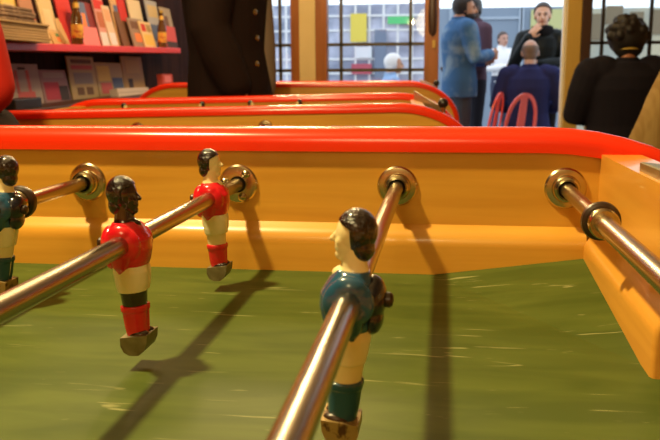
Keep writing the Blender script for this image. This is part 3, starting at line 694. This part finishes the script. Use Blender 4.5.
# 4 tan jacket at the right edge
J = sit_pose(0.51, 0.02); J['EL'] = V((-0.31, -0.02, 0.80)); J['SL'] = V((-0.18, 0, 1.02)); J['WL'] = V((-0.18, 0.22, 0.80))
for k in ('N', 'H', 'SR'): J[k] = J[k]+V((0, 0, -0.05))
person('person in a tan corduroy jacket cut by the right edge', (1.265, 1.85, 0), math.radians(8), J,
    dict(top=cloth('tan corduroy', (0.36, 0.235, 0.085), noise=((90, 6, 6), (0.29, 0.18, 0.06), 0.4, 0.6)), trousers=cloth('brown cloth', (0.05, 0.03, 0.02)), thick=0.034, hem=0.06, wide=1.15, hair=M['joinery_dark']))
# 5 denim jacket outside
DY = 7.3
J = stand_pose(1.80); J['H'] = V((0, 0.05, 1.655))
J['SR'] = V((0.20, 0.0, 1.46)); J['SL'] = V((-0.20, 0.0, 1.46)); J['ER'] = V((0.26, 0.06, 1.18)); J['WR'] = V((0.10, 0.27, 1.22)); J['EL'] = V((-0.24, 0.06, 1.18)); J['WL'] = V((-0.04, 0.26, 1.16))
denim = cloth('washed denim', (0.060, 0.150, 0.33), noise=((4.5, 4.5, 4.5), (0.22, 0.32, 0.44), 0.48, 0.66))
denim_p, _ = person('bearded person in a washed denim jacket standing outside the doorway, holding a cup', (fx(459.5, DY), DY, 0), math.radians(-70), J,
    dict(top=denim, trousers=cloth('dark grey jeans', (0.060, 0.075, 0.11)), thick=0.024, hem=0.10, hair_style='full', hair=plain('dark brown hair', (0.022, 0.014, 0.014), 0.6), beard=True, hy=-20, wide=1.22, voxel=0.0055, curlR=0.7, curlL=0.6,
         handR=(-0.3, 0.9, 0.2), palmR=(-0.9, -0.2, 0.2), handL=(0.5, 0.8, 0.1), palmL=(0.8, -0.3, 0.3)))
cw = Matrix.Translation(denim_p.location) @ Euler(denim_p.rotation_euler).to_matrix().to_4x4() @ V((0.045, 0.345, 1.225))
cup = empty('drinking_cup', cw-V((0, 0, 0.05)), 0, 'small orange cup held by the person in denim', 'cup')
MB().lathe([(0.0005, 0), (0.026, 0), (0.034, 0.085), (0.032, 0.085), (0.025, 0.004), (0.0005, 0.004)], n=24).build('cup_wall', plain('orange paper', (0.75, 0.32, 0.16)), cup)
MB().lathe([(0.0005, 0.060), (0.031, 0.060), (0.031, 0.064), (0.0005, 0.064)], n=24).build('drink', plain('tea', (0.35, 0.14, 0.03), 0.2), cup)
# 6 maroon jacket behind the denim one
MY = 8.1
J = stand_pose(1.84); J['WR'] = V((0.16, 0.22, 1.10)); J['WL'] = V((-0.16, 0.22, 1.10)); J['ER'] = V((0.25, 0.0, 1.16)); J['EL'] = V((-0.25, 0.0, 1.16))
person('dark skinned person in a maroon jacket, half hidden behind the person in denim', (fx(473, MY), MY, 0), math.radians(120), J,
    dict(top=cloth('maroon cloth', (0.105, 0.060, 0.085)), trousers=cloth('charcoal trousers', (0.025, 0.025, 0.035)), thick=0.022, hem=0.10, skin=SKIN2, hair_style='cropped', hair=M['black'], hy=10))
# 7 white shirt far off
WY = 12.6
J = stand_pose(1.70); J['WR'] = V((0.08, 0.25, 1.16)); J['ER'] = V((0.25, 0.02, 1.12)); J['WL'] = V((-0.25, 0.06, 0.86))
person('distant person in a white shirt and dark trousers standing before the hoarding', (fx(502, WY), WY, 0), math.radians(-155), J,
    dict(top=cloth('white shirt cloth', (0.82, 0.82, 0.85)), trousers=cloth('navy trousers', (0.05, 0.06, 0.10)), thick=0.012, hem=0.04, top_name='shirt', hair=plain('brown hair', (0.07, 0.045, 0.04), 0.6), skin=plain('ruddy skin', (0.50, 0.27, 0.20), 0.5)))
# 8 woman with hand at her mouth
QY = 7.75
J = stand_pose(1.725)
J['ER'] = V((0.27, 0.10, 1.12)); J['WR'] = V((0.115, 0.20, 1.395)); J['EL'] = V((-0.24, 0.05, 1.15)); J['WL'] = V((0.0, 0.23, 1.13))
wom, hw = person('person in a black leather jacket and scarf, one hand raised to the mouth, standing outside', (fx(541, QY), QY, 0), math.radians(172), J,
    dict(top=cloth('black leather', (0.012, 0.016, 0.020), 0.35), trousers=BLACKW, thick=0.020, hem=0.02, hair_style='tied', wide=1.0, hair=plain('dark tied hair', (0.035, 0.022, 0.018), 0.5), skin=plain('fair skin', (0.66, 0.38, 0.27), 0.5), voxel=0.0050,
         handR=(-0.75, 0.1, 0.95), palmR=(-0.5, -0.9, 0.0), curlR=0.22, handL=(1, 0.1, 0.0), palmL=(0.0, -1, 0.2), hy=0, hp=-4))
MB().lathe([(0.060, -0.05), (0.105, -0.04), (0.118, 0.0), (0.105, 0.045), (0.075, 0.06), (0.060, 0.04)], (0, 0.01, 1.475*1.725/1.75), 'Z', 26, close=True).build('scarf', cloth('black scarf', (0.010, 0.010, 0.013)), wom)
# 9 bald man seated outside
BYY = 7.15
J = sit_pose(0.45, 0.0); J['H'] = V((0.0, 0.05, 1.235)); J['EL'] = V((-0.30, 0.02, 0.74)); J['ER'] = V((0.30, 0.02, 0.74))
J['SL'] = V((-0.20, 0, 1.03)); J['SR'] = V((0.20, 0, 1.03))
person('seated person with close cropped grey hair and a navy blue jacket, seen from behind outside', (fx(530, BYY), BYY, 0), math.radians(-6), J,
    dict(top=cloth('navy blue cotton', (0.022, 0.026, 0.105)), trousers=BLACKW, thick=0.026, hem=0.06, hair_style='cropped', bald=True, hair=plain('grey brown stubble', (0.16, 0.105, 0.085), 0.7), skin=plain('bald skin', (0.46, 0.26, 0.19), 0.45), wide=1.1))
# 10 pale haired person seen through window
PY = 9.2
J = sit_pose(0.42, 0.05)
person('white haired person seated outside behind the middle window', (fx(388, PY), PY, -0.03), math.radians(-75), J,
    dict(top=cloth('sky blue shirt', (0.30, 0.45, 0.70)), trousers=cloth('pale trousers', (0.3, 0.32, 0.36)), thick=0.014, top_name='shirt', hair=plain('white hair', (0.85, 0.83, 0.84), 0.7), hair_style='full'))
# brass buttons sewn on the coat
from mathutils.bvhtree import BVHTree
coat = [c for c in bpy.data.objects if c.parent == coat_p and c.name.startswith('coat')][0]
bpy.context.view_layer.update()
bv = BVHTree.FromPolygons([coat.matrix_world @ q.co for q in coat.data.vertices], [list(p.vertices) for p in coat.data.polygons])
for bu, bz in ((257, 38), (257, 64), (255, 12)):
    hit = bv.ray_cast(CAM, ray(bu, bz).normalized())
    if hit[0] is not None:
        loc = coat_p.matrix_world.inverted() @ hit[0]; nn = coat_p.matrix_world.inverted().to_3x3() @ hit[1]
        q = MB().lathe([(0.0005, -0.002), (0.011, -0.002), (0.011, 0.002), (0.007, 0.005), (0.0005, 0.006)], n=20).build('button', M['brass'], coat_p)
        q.matrix_local = Matrix.Translation(loc) @ nn.to_track_quat('Z', 'Y').to_matrix().to_4x4()

# ------------------------------------------------------------------ chairs
def steel_chair(label, loc, rz):
    r = empty('steel_chair', loc, rz, label, 'chair', 'red steel chairs outside the doorway')
    MB().oval([(0.435, 0, 0, 0.17, 0.17), (0.445, 0, 0, 0.185, 0.18), (0.455, 0, 0, 0.18, 0.175)], 28, 3.2).build('seat', M['chair_red'], r)
    for sx in (-1, 1):
        MB().tube([(sx*0.15, 0.15, 0.44), (sx*0.20, 0.22, 0.0)], [0.022, 0.014], 12).build('leg', M['chair_red'], r)
        MB().tube([(sx*0.15, -0.15, 0.44), (sx*0.20, -0.23, 0.0)], [0.022, 0.014], 12).build('leg', M['chair_red'], r)
    pts = []
    for k in range(21):
        t = -PI/2+PI*k/20; pts.append((0.185*math.sin(t), -0.175-0.07*max(0, math.cos(t))**0.7, 0.455+0.40*max(0, math.cos(t))**0.62))
    b = MB(); rs = []
    for k, p in enumerate(pts):
        p = V(p); d = (V(pts[min(k+1, 20)])-V(pts[max(k-1, 0)])).normalized(); n = V((0, 1, 0.12)).normalized(); q = d.cross(n).normalized()
        rs.append([p+q*0.017+n*0.006, p-q*0.017+n*0.006, p-q*0.017-n*0.006, p+q*0.017-n*0.006])
    b.rings(rs).build('back_hoop', M['chair_red'], r, angle=50)
    MB().prism([(-0.05, 0.45), (0.05, 0.45), (0.04, 0.84), (-0.04, 0.84)], -0.008, 0.0, mtx=Matrix.Translation((0, -0.172, 0.455*1)) @ Matrix.Rotation(math.radians(9), 4, 'X') @ Matrix.Translation((0, 0, -0.455))).build('back_splat', M['chair_red'], r, smooth=False)
    return r
steel_chair('red steel chair with rounded back hoop, in front of the person in navy', (fx(506, 6.6), 6.62, 0), math.radians(42))
steel_chair('red steel chair partly hidden behind the legs of the person in denim', (fx(476, 6.95), 6.95, 0), math.radians(70))
def wood_chair(label, loc, rz, seat=0.45, back=True):
    r = empty('wooden_chair', loc, rz, label, 'chair', 'chairs under seated people')
    MB().box((-0.20, -0.20, seat-0.035), (0.20, 0.20, seat)).build('seat', M['dark_wood'], r, smooth=False, bevel=0.008)
    for sx in (-1, 1):
        for sy in (-1, 1): MB().tube([(sx*0.17, sy*0.17, seat-0.03), (sx*0.19, sy*0.19, 0)], [0.02, 0.015], 10).build('leg', M['dark_wood'], r)
    return r
wood_chair('backless wooden stool under the person in black navy jumper', (px, 4.95, 0), 0, 0.430)
wood_chair('tall wooden stool under the person in the tan jacket', (1.265, 1.85, 0), 0.1, 0.475)
wood_chair('low stool under the person in the navy blue jacket outside', (fx(530, BYY), BYY, 0), 0, 0.420)
wood_chair('low stool under the white haired person outside', (fx(388, PY), PY, 0), 0, 0.360)

# ------------------------------------------------------------------ shelves on the left wall
SX = -1.50; TIL = 0.0222                      # front edge, slope of the shelf along the wall
SZ = lambda y: ZP+0.3395+TIL*(y-2.9)          # top of the upper shelf
def slab(name, x0, x1, y0, y1, z0, z1, m, parent=None, bev=0.004):
    vs = []
    for z in (z0, z1):
        for x, y in ((x0, y0), (x1, y0), (x1, y1), (x0, y1)): vs.append((x, y, z+TIL*(y-2.9)))
    return MB().add(vs, [(3,2,1,0),(4,5,6,7),(0,1,5,4),(1,2,6,5),(2,3,7,6),(3,0,4,7)]).build(name, m, parent, smooth=False, bevel=bev)
up_sh = slab('wall_shelf', LX+0.001, SX, 2.2, 4.85, ZP+0.3395-0.036, ZP+0.3395, M['shelf_red']); tag(up_sh, 'upper red shelf on the left wall carrying bottles and magazines', 'shelf', 'wall shelves')
LZ = lambda y: ZP+0.045+TIL*(y-2.9)
lo_sh = slab('wall_shelf', LX+0.001, SX, 2.2, 4.85, ZP+0.045-0.030, ZP+0.045, M['joinery_dark']); tag(lo_sh, 'lower dark wooden shelf on the left wall behind the football tables', 'shelf', 'wall shelves')
struct(slab('trim_1', LX+0.001, LX+0.012, 2.2, 5.6, ZP+0.046, ZP+0.30, M['wall_brown'], bev=0))
for k, y in enumerate((2.95, 3.28, 3.62, 3.96, 4.34, 4.62)):
    pass
def leaning(name, label, cat, u0, u1, v0, m, zf=SZ, xb=-1.575, dx=-0.10, th=0.008, blocks=(), group=None, vb=None, lift=0.0):
    """thin thing leaning on the wall: foot at xb, head dx further back; its edges in y found where the photo's columns meet that plane"""
    if group == G: STEP[0] += 1; xb += (STEP[0] % 3)*0.013
    vb = vb if vb is not None else 44
    y0 = onX(u0, vb, xb).y; y1 = onX(u1, vb, xb).y
    ym = (y0+y1)/2; zb = zf(y0)+lift
    h = onX((u0+u1)/2, v0, xb+dx).z - zb
    h = max(h, 0.05)
    r = empty(name, (xb, ym, zb), 0, label, cat, group)
    t = math.atan2(dx, math.sqrt(max(h*h-dx*dx, 1e-4))) if abs(dx) < h else -0.6
    r.rotation_euler = (0, t, 0)
    w = (y1-y0)/2
    H = h/math.cos(t)
    off = th*math.sin(abs(t))
    MB().box((-th, -w, 0.0), (0, w, H)).build('cover', m, r, smooth=False)
    for k, (nm, a0, a1, b0, b1, bm) in enumerate(blocks):
        MB().box((0.0, -w+2*w*a0, H*b0), (0.0012, -w+2*w*a1, H*b1)).build(nm, bm, r, smooth=False)
    return r
P = plain
cr, wt, pk, rd, bl, yl, br, gy = (P('cream card', (0.62, 0.47, 0.26)), P('white card', (0.72, 0.68, 0.66)), P('pink card', (0.80, 0.20, 0.24)), P('red card', (0.55, 0.025, 0.022)),
    P('blue print', (0.10, 0.14, 0.30)), P('yellow card', (0.72, 0.52, 0.14)), P('brown card', (0.16, 0.075, 0.045)), P('grey print', (0.30, 0.26, 0.27)))
og = P('orange print', (0.75, 0.22, 0.07)); gn = P('green print', (0.08, 0.22, 0.09)); dk = P('dark print', (0.05, 0.03, 0.04))
STEP = [0]
G = 'booklets leaning on the upper shelf'
leaning('booklet', 'yellow booklet leaning behind the newspapers on the upper shelf', 'booklet', 13, 28, -4, yl, xb=-1.655, dx=-0.055, group=G, blocks=(('picture', .15, .85, .55, .8, cr),))
leaning('booklet', 'brown booklet with a red orange lower half, behind the newspapers', 'booklet', 30, 43, -6, P('rose brown card', (0.42, 0.20, 0.13)), xb=-1.655, dx=-0.055, group=G, blocks=(('red_panel', .02, .98, 0.02, .52, P('red orange card', (0.72, 0.12, 0.06))),))
leaning('card', 'small white card propped right of the newspapers', 'card', 38, 49, 29, wt, dx=-0.02, xb=-1.55, group=G)
leaning('booklet', 'tall cream booklet leaning second from the newspapers', 'booklet', 48, 62, -4, cr, dx=-0.055, xb=-1.655, group=G, blocks=(('picture', .2, .8, .3, .7, P('pale print', (0.70, 0.56, 0.36))),))
leaning('envelope', 'buff envelope with a small orange and green mark, left of the big bottle', 'envelope', 55, 71, 19, P('buff paper', (0.58, 0.38, 0.17)), dx=-0.055, xb=-1.655, group=G, blocks=(('orange_mark', .30, .52, .12, .30, og), ('green_mark', .30, .48, .30, .42, gn)))
leaning('booklet', 'dark red booklet leaning behind the left bottle', 'booklet', 66, 80, -3, rd, dx=-0.055, xb=-1.655, group=G)
leaning('booklet', 'dark blue booklet right of the left bottle', 'booklet', 84, 94, 4, bl, dx=-0.045, xb=-1.6, group=G, blocks=(('picture', .2, .8, .45, .75, og), ('strip', .05, .95, .1, .25, gy)))
leaning('card', 'plain pink card standing at the front of the upper shelf', 'card', 84.5, 101, 27.5, pk, dx=-0.02, xb=-1.55, group=G)
leaning('booklet', 'maroon booklet leaning behind the pink card', 'booklet', 93, 103, 5, P('maroon card', (0.20, 0.02, 0.03)), dx=-0.055, xb=-1.655, group=G)
leaning('magazine', 'tall magazine with red top and white blue foot, right of the pink card', 'magazine', 103, 113, 1, P('pale magenta card', (0.60, 0.30, 0.30)), dx=-0.055, xb=-1.655, group=G, blocks=(('masthead', .03, .97, .78, .97, rd), ('picture', .12, .88, .40, .72, P('rust print', (0.42, 0.13, 0.07))), ('foot_panel', .03, .97, .02, .30, P('pale blue print', (0.62, 0.66, 0.78)))))
leaning('magazine', 'pale magazine with a striped orange top, between red and tan ones', 'magazine', 112, 119, 8, P('pale card', (0.66, 0.52, 0.42)), dx=-0.055, xb=-1.655, group=G, blocks=(('picture', .1, .9, .62, .92, P('salmon print', (0.72, 0.36, 0.22))), ('panel', .1, .9, .05, .35, P('pale blue print', (0.6, 0.64, 0.75)))))
leaning('booklet', 'tall tan booklet leaning far back on the shelf', 'booklet', 119, 129, -6, P('tan card', (0.60, 0.38, 0.20)), dx=-0.055, xb=-1.655, group=G, blocks=(('picture', .2, .8, .6, .75, bl),))
leaning('booklet', 'small red booklet high behind the tan one', 'booklet', 127, 134, 1, rd, dx=-0.055, xb=-1.655, group=G)
leaning('booklet', 'dark brown booklet in the middle of the upper shelf', 'booklet', 124, 134, 14, br, dx=-0.055, xb=-1.655, group=G)
leaning('booklet', 'grey brown booklet with a small orange picture, right of the dark brown one', 'booklet', 135, 147, 20, P('taupe card', (0.30, 0.21, 0.17)), dx=-0.045, xb=-1.6, group=G, blocks=(('picture', .25, .75, .2, .5, og), ('title_panel', .15, .85, .65, .9, br)))
leaning('leaflet', 'cream leaflet with square pictures near the right bottle', 'leaflet', 146, 157, 23, P('cream leaflet', (0.72, 0.55, 0.32)), dx=-0.045, xb=-1.6, group=G, blocks=(('picture', .1, .45, .62, .9, rd), ('picture', .55, .9, .62, .9, P('olive print', (0.36, 0.25, 0.10))), ('text_panel', .1, .9, .1, .5, yl)))
leaning('leaflet', 'white cream leaflet high behind the square picture leaflet', 'leaflet', 137, 149, 2, P('pale leaflet', (0.70, 0.58, 0.42)), dx=-0.055, xb=-1.655, group=G, blocks=(('picture', .15, .85, .25, .6, gy),))
leaning('leaflet', 'blue and cream leaflet behind the right bottle', 'leaflet', 154, 165, 3, P('pale blue leaflet', (0.42, 0.42, 0.50)), dx=-0.055, xb=-1.655, group=G, blocks=(('picture', .1, .9, .15, .5, bl), ('title_panel', .1, .9, .65, .9, cr)))
leaning('booklet', 'pink booklet with a dark lower edge at the right end of the shelf', 'booklet', 167.5, 178, 27, P('deep pink card', (0.62, 0.09, 0.11)), dx=-0.02, xb=-1.55, group=G, blocks=(('dark_foot', .02, .98, .02, .30, dk),))
leaning('booklet', 'mottled grey booklet high at the right end of the shelf', 'booklet', 168, 178, 10, P('mottled card', (0.40, 0.33, 0.27)), dx=-0.055, xb=-1.655, group=G, blocks=(('picture', .1, .6, .3, .8, br),))
# lower shelf
G2 = 'magazines standing on the lower shelf'
def low(name, label, u0, u1, v0, m, blocks, x=-1.70, vb=104): leaning(name, label, 'magazine', u0, u1, v0, m, zf=LZ, xb=x, dx=-0.03, blocks=blocks, group=G2, vb=vb)
lil = P('lilac paper', (0.46, 0.36, 0.36)); rose = P('rose print', (0.62, 0.12, 0.14))
low('magazine', 'pale magazine with crossing pink strokes, left on the lower shelf', 9, 45, 64, lil, (('pink_stroke', .30, .38, .30, .85, rose), ('pink_stroke', .62, .70, .30, .85, rose), ('pink_patch', .30, .78, .18, .34, rose), ('title_panel', .42, .62, .86, .92, dk)))
low('magazine', 'magazine with a crimson picture, second from the left on the lower shelf', 46, 72, 70, P('mauve paper', (0.38, 0.22, 0.26)), (('picture', .08, .62, .08, .62, P('crimson print', (0.50, 0.04, 0.09))), ('picture', .60, .96, .05, .50, dk), ('title_panel', .1, .9, .75, .93, lil)))
low('magazine', 'cream newspaper page with a red headline, third on the lower shelf', 74, 100, 57, P('newsprint cream', (0.50, 0.36, 0.21)), (('headline_panel', .1, .9, .70, .80, rose), ('text_panel', .12, .88, .84, .93, br), ('picture', .15, .85, .36, .62, gy), ('picture', .2, .45, .1, .28, br), ('picture', .55, .8, .1, .28, br)))
low('magazine', 'yellow and blue picture magazine, fourth on the lower shelf', 101, 127, 63, P('straw paper', (0.48, 0.34, 0.20)), (('picture', .05, .5, .45, .9, yl), ('picture', .55, .95, .12, .55, bl), ('picture', .1, .5, .08, .4, rose)))
low('magazine', 'buff poster high at the right of the lower shelf', 127, 147, 57, P('buff poster', (0.46, 0.28, 0.13)), (('picture', .15, .85, .55, .9, P('ochre print', (0.55, 0.33, 0.12))), ('dark_figure', .2, .4, .05, .4, dk)))
bw = leaning('leaflet_stack', 'white folded leaflets lying low on the lower shelf', 'leaflets', 119, 150, 91, P('white folded paper', (0.52, 0.44, 0.42)), zf=LZ, xb=-1.58, dx=-0.01, th=0.05, vb=98, blocks=(('fold', .02, .98, .45, .52, gy),))
# black box and small red tray
bb = slab('black_box', -1.62, -1.53, 2.62, 2.86, ZP+0.046, ZP+0.092, M['black']); tag(bb, 'flat black box lying at the left of the lower shelf', 'box')
leaning('carton', 'small pinkish red carton at the right end of the lower shelf', 'carton', 164, 174, 74, P('carton red', (0.62, 0.07, 0.05)), zf=LZ, xb=-1.60, dx=-0.01, th=0.04, vb=90, blocks=(('label_panel', .2, .8, .5, .9, pk),))
# newspapers
y0, y1 = 2.33, 2.80
for k in range(7):
    z = SZ(2.55)+0.004+k*0.0118
    o = MB().box((-1.70, y0+random.uniform(-0.01, 0.01), 0), (-1.435+random.uniform(-0.006, 0.006), y1+random.uniform(-0.012, 0.008), 0.0112))
    o = o.build('newspaper', P('newsprint edge', (0.50, 0.33, 0.16), noise=((4, 4, 200), (0.36, 0.22, 0.10), 0.4, 0.6)), smooth=False, bevel=0.004); o.location.z = z
    tag(o, 'folded newspaper, %s of the light brown pile on the upper shelf' % ['lowest', 'second from bottom', 'third from bottom', 'middle one', 'third from top', 'second from top', 'topmost'][k], 'newspaper', 'light newspapers in the pile')
for k in range(4):
    z = SZ(2.55)+0.004+7*0.0118+k*0.0155
    o = MB().box((-1.68, y0+random.uniform(-0.01, 0.01), 0), (-1.45+random.uniform(-0.01, 0.006), y1-0.09+random.uniform(-0.02, 0.01), 0.0150))
    o = o.build('newspaper', P('dark newsprint', (0.17, 0.095, 0.055), noise=((30, 30, 60), (0.34, 0.21, 0.13), 0.5, 0.62)), smooth=False, bevel=0.005); o.location.z = z
    tag(o, 'dark printed newspaper, %s of those on top of the light pile' % ['lowest', 'second from bottom', 'second from top', 'topmost'][k], 'newspaper', 'dark newspapers on the pile')
# bottles
def bottle(label, y, x=-1.56, s=1.0):
    r = empty('beer_bottle', (x, y, SZ(y)), 0, label, 'bottle', 'beer bottles on the upper shelf')
    g = mat('amber glass', (0.10, 0.035, 0.006), 0.10, spec=0.7) if 'amber glass' not in bpy.data.materials else bpy.data.materials['amber glass']
    prof = [(0.0005, 0.0), (0.027, 0.0), (0.0305, 0.004), (0.0305, 0.125), (0.028, 0.145), (0.019, 0.175), (0.0145, 0.20), (0.0135, 0.238), (0.0145, 0.240), (0.0145, 0.248), (0.0005, 0.248)]
    MB().lathe([(a*s, h*s) for a, h in prof], n=24).build('glass', g, r)
    MB().lathe([(a*s, h*s) for a, h in ((0.0306, 0.035), (0.0310, 0.036), (0.0310, 0.104), (0.0306, 0.105))], n=24, close=True).build('paper_label', P('amber label', (0.68, 0.38, 0.06), noise=((40, 40, 50), (0.45, 0.09, 0.03), 0.52, 0.60)), r)
    MB().lathe([(a*s, h*s) for a, h in ((0.0147, 0.236), (0.0155, 0.236), (0.0150, 0.251), (0.0005, 0.252))], n=20).build('crown_cap', P('gold cap', (0.6, 0.4, 0.1), 0.3, metal=0.8), r)
    MB().lathe([(a*s, h*s) for a, h in ((0.0168, 0.188), (0.0175, 0.188), (0.0150, 0.215), (0.0142, 0.215))], n=20, close=True).build('neck_label', P('gold foil', (0.72, 0.45, 0.10), 0.35, metal=0.5), r)
bottle('amber beer bottle standing left on the upper shelf', onX(78, 43, -1.56).y)
bottle('amber beer bottle standing at the right end of the upper shelf', onX(162.5, 46, -1.56).y, s=0.98)

# ------------------------------------------------------------------ light
def lamp(name, loc, power, col, r=0.05, kind='POINT', size=None, tgt=None):
    d = bpy.data.lights.new(name, kind); d.energy = power; d.color = col
    if kind == 'POINT': d.shadow_soft_size = r
    else: d.shape = 'RECTANGLE'; d.size, d.size_y = size
    o = bpy.data.objects.new(name, d); C.objects.link(o); o.location = loc
    if tgt is not None: o.rotation_euler = (V(tgt)-V(loc)).to_track_quat('-Z', 'Y').to_euler()
    return o
WARM = (1.0, 0.785, 0.37)
lamp('table lamp', (-0.20, -0.27, ZP+1.05), 84, WARM, 0.032)
lamp('bar lamp behind', (0.1, -2.4, 2.0), 34, WARM, 0.30)
lamp('strip light over the second table', (-0.60, 1.50, 2.05), 14, WARM, kind='AREA', size=(1.25, 0.30), tgt=(-0.60, 1.50, 0))
lamp('hanging lamp', (-0.30, 2.95, 2.20), 26, WARM, 0.08)
lamp('fill light shelf', (-0.6, 3.5, 2.5), 75, (1.0, 0.68, 0.36), 0.10)  # added fill that brightens the shelves, no fixture known here
lamp('fill light front', (-0.1, 4.9, 2.5), 42, WARM, 0.10)  # added fill that brightens the pier and window joinery, not a real fixture
w = bpy.data.worlds.new('overcast sky'); bpy.context.scene.world = w; w.use_nodes = True
bg = w.node_tree.nodes['Background']; bg.inputs['Color'].default_value = (0.80, 0.90, 1.0, 1); bg.inputs['Strength'].default_value = 1.85
s = bpy.context.scene
s.view_settings.view_transform = 'Standard'; s.view_settings.look = 'None'; s.view_settings.gamma = 1.0
s.view_settings.exposure = 0.0; s.view_settings.use_curve_mapping = False
s.cycles.use_denoising = True
s.cycles.max_bounces = 8; s.cycles.transparent_max_bounces = 12
s.cycles.sample_clamp_indirect = 6.0
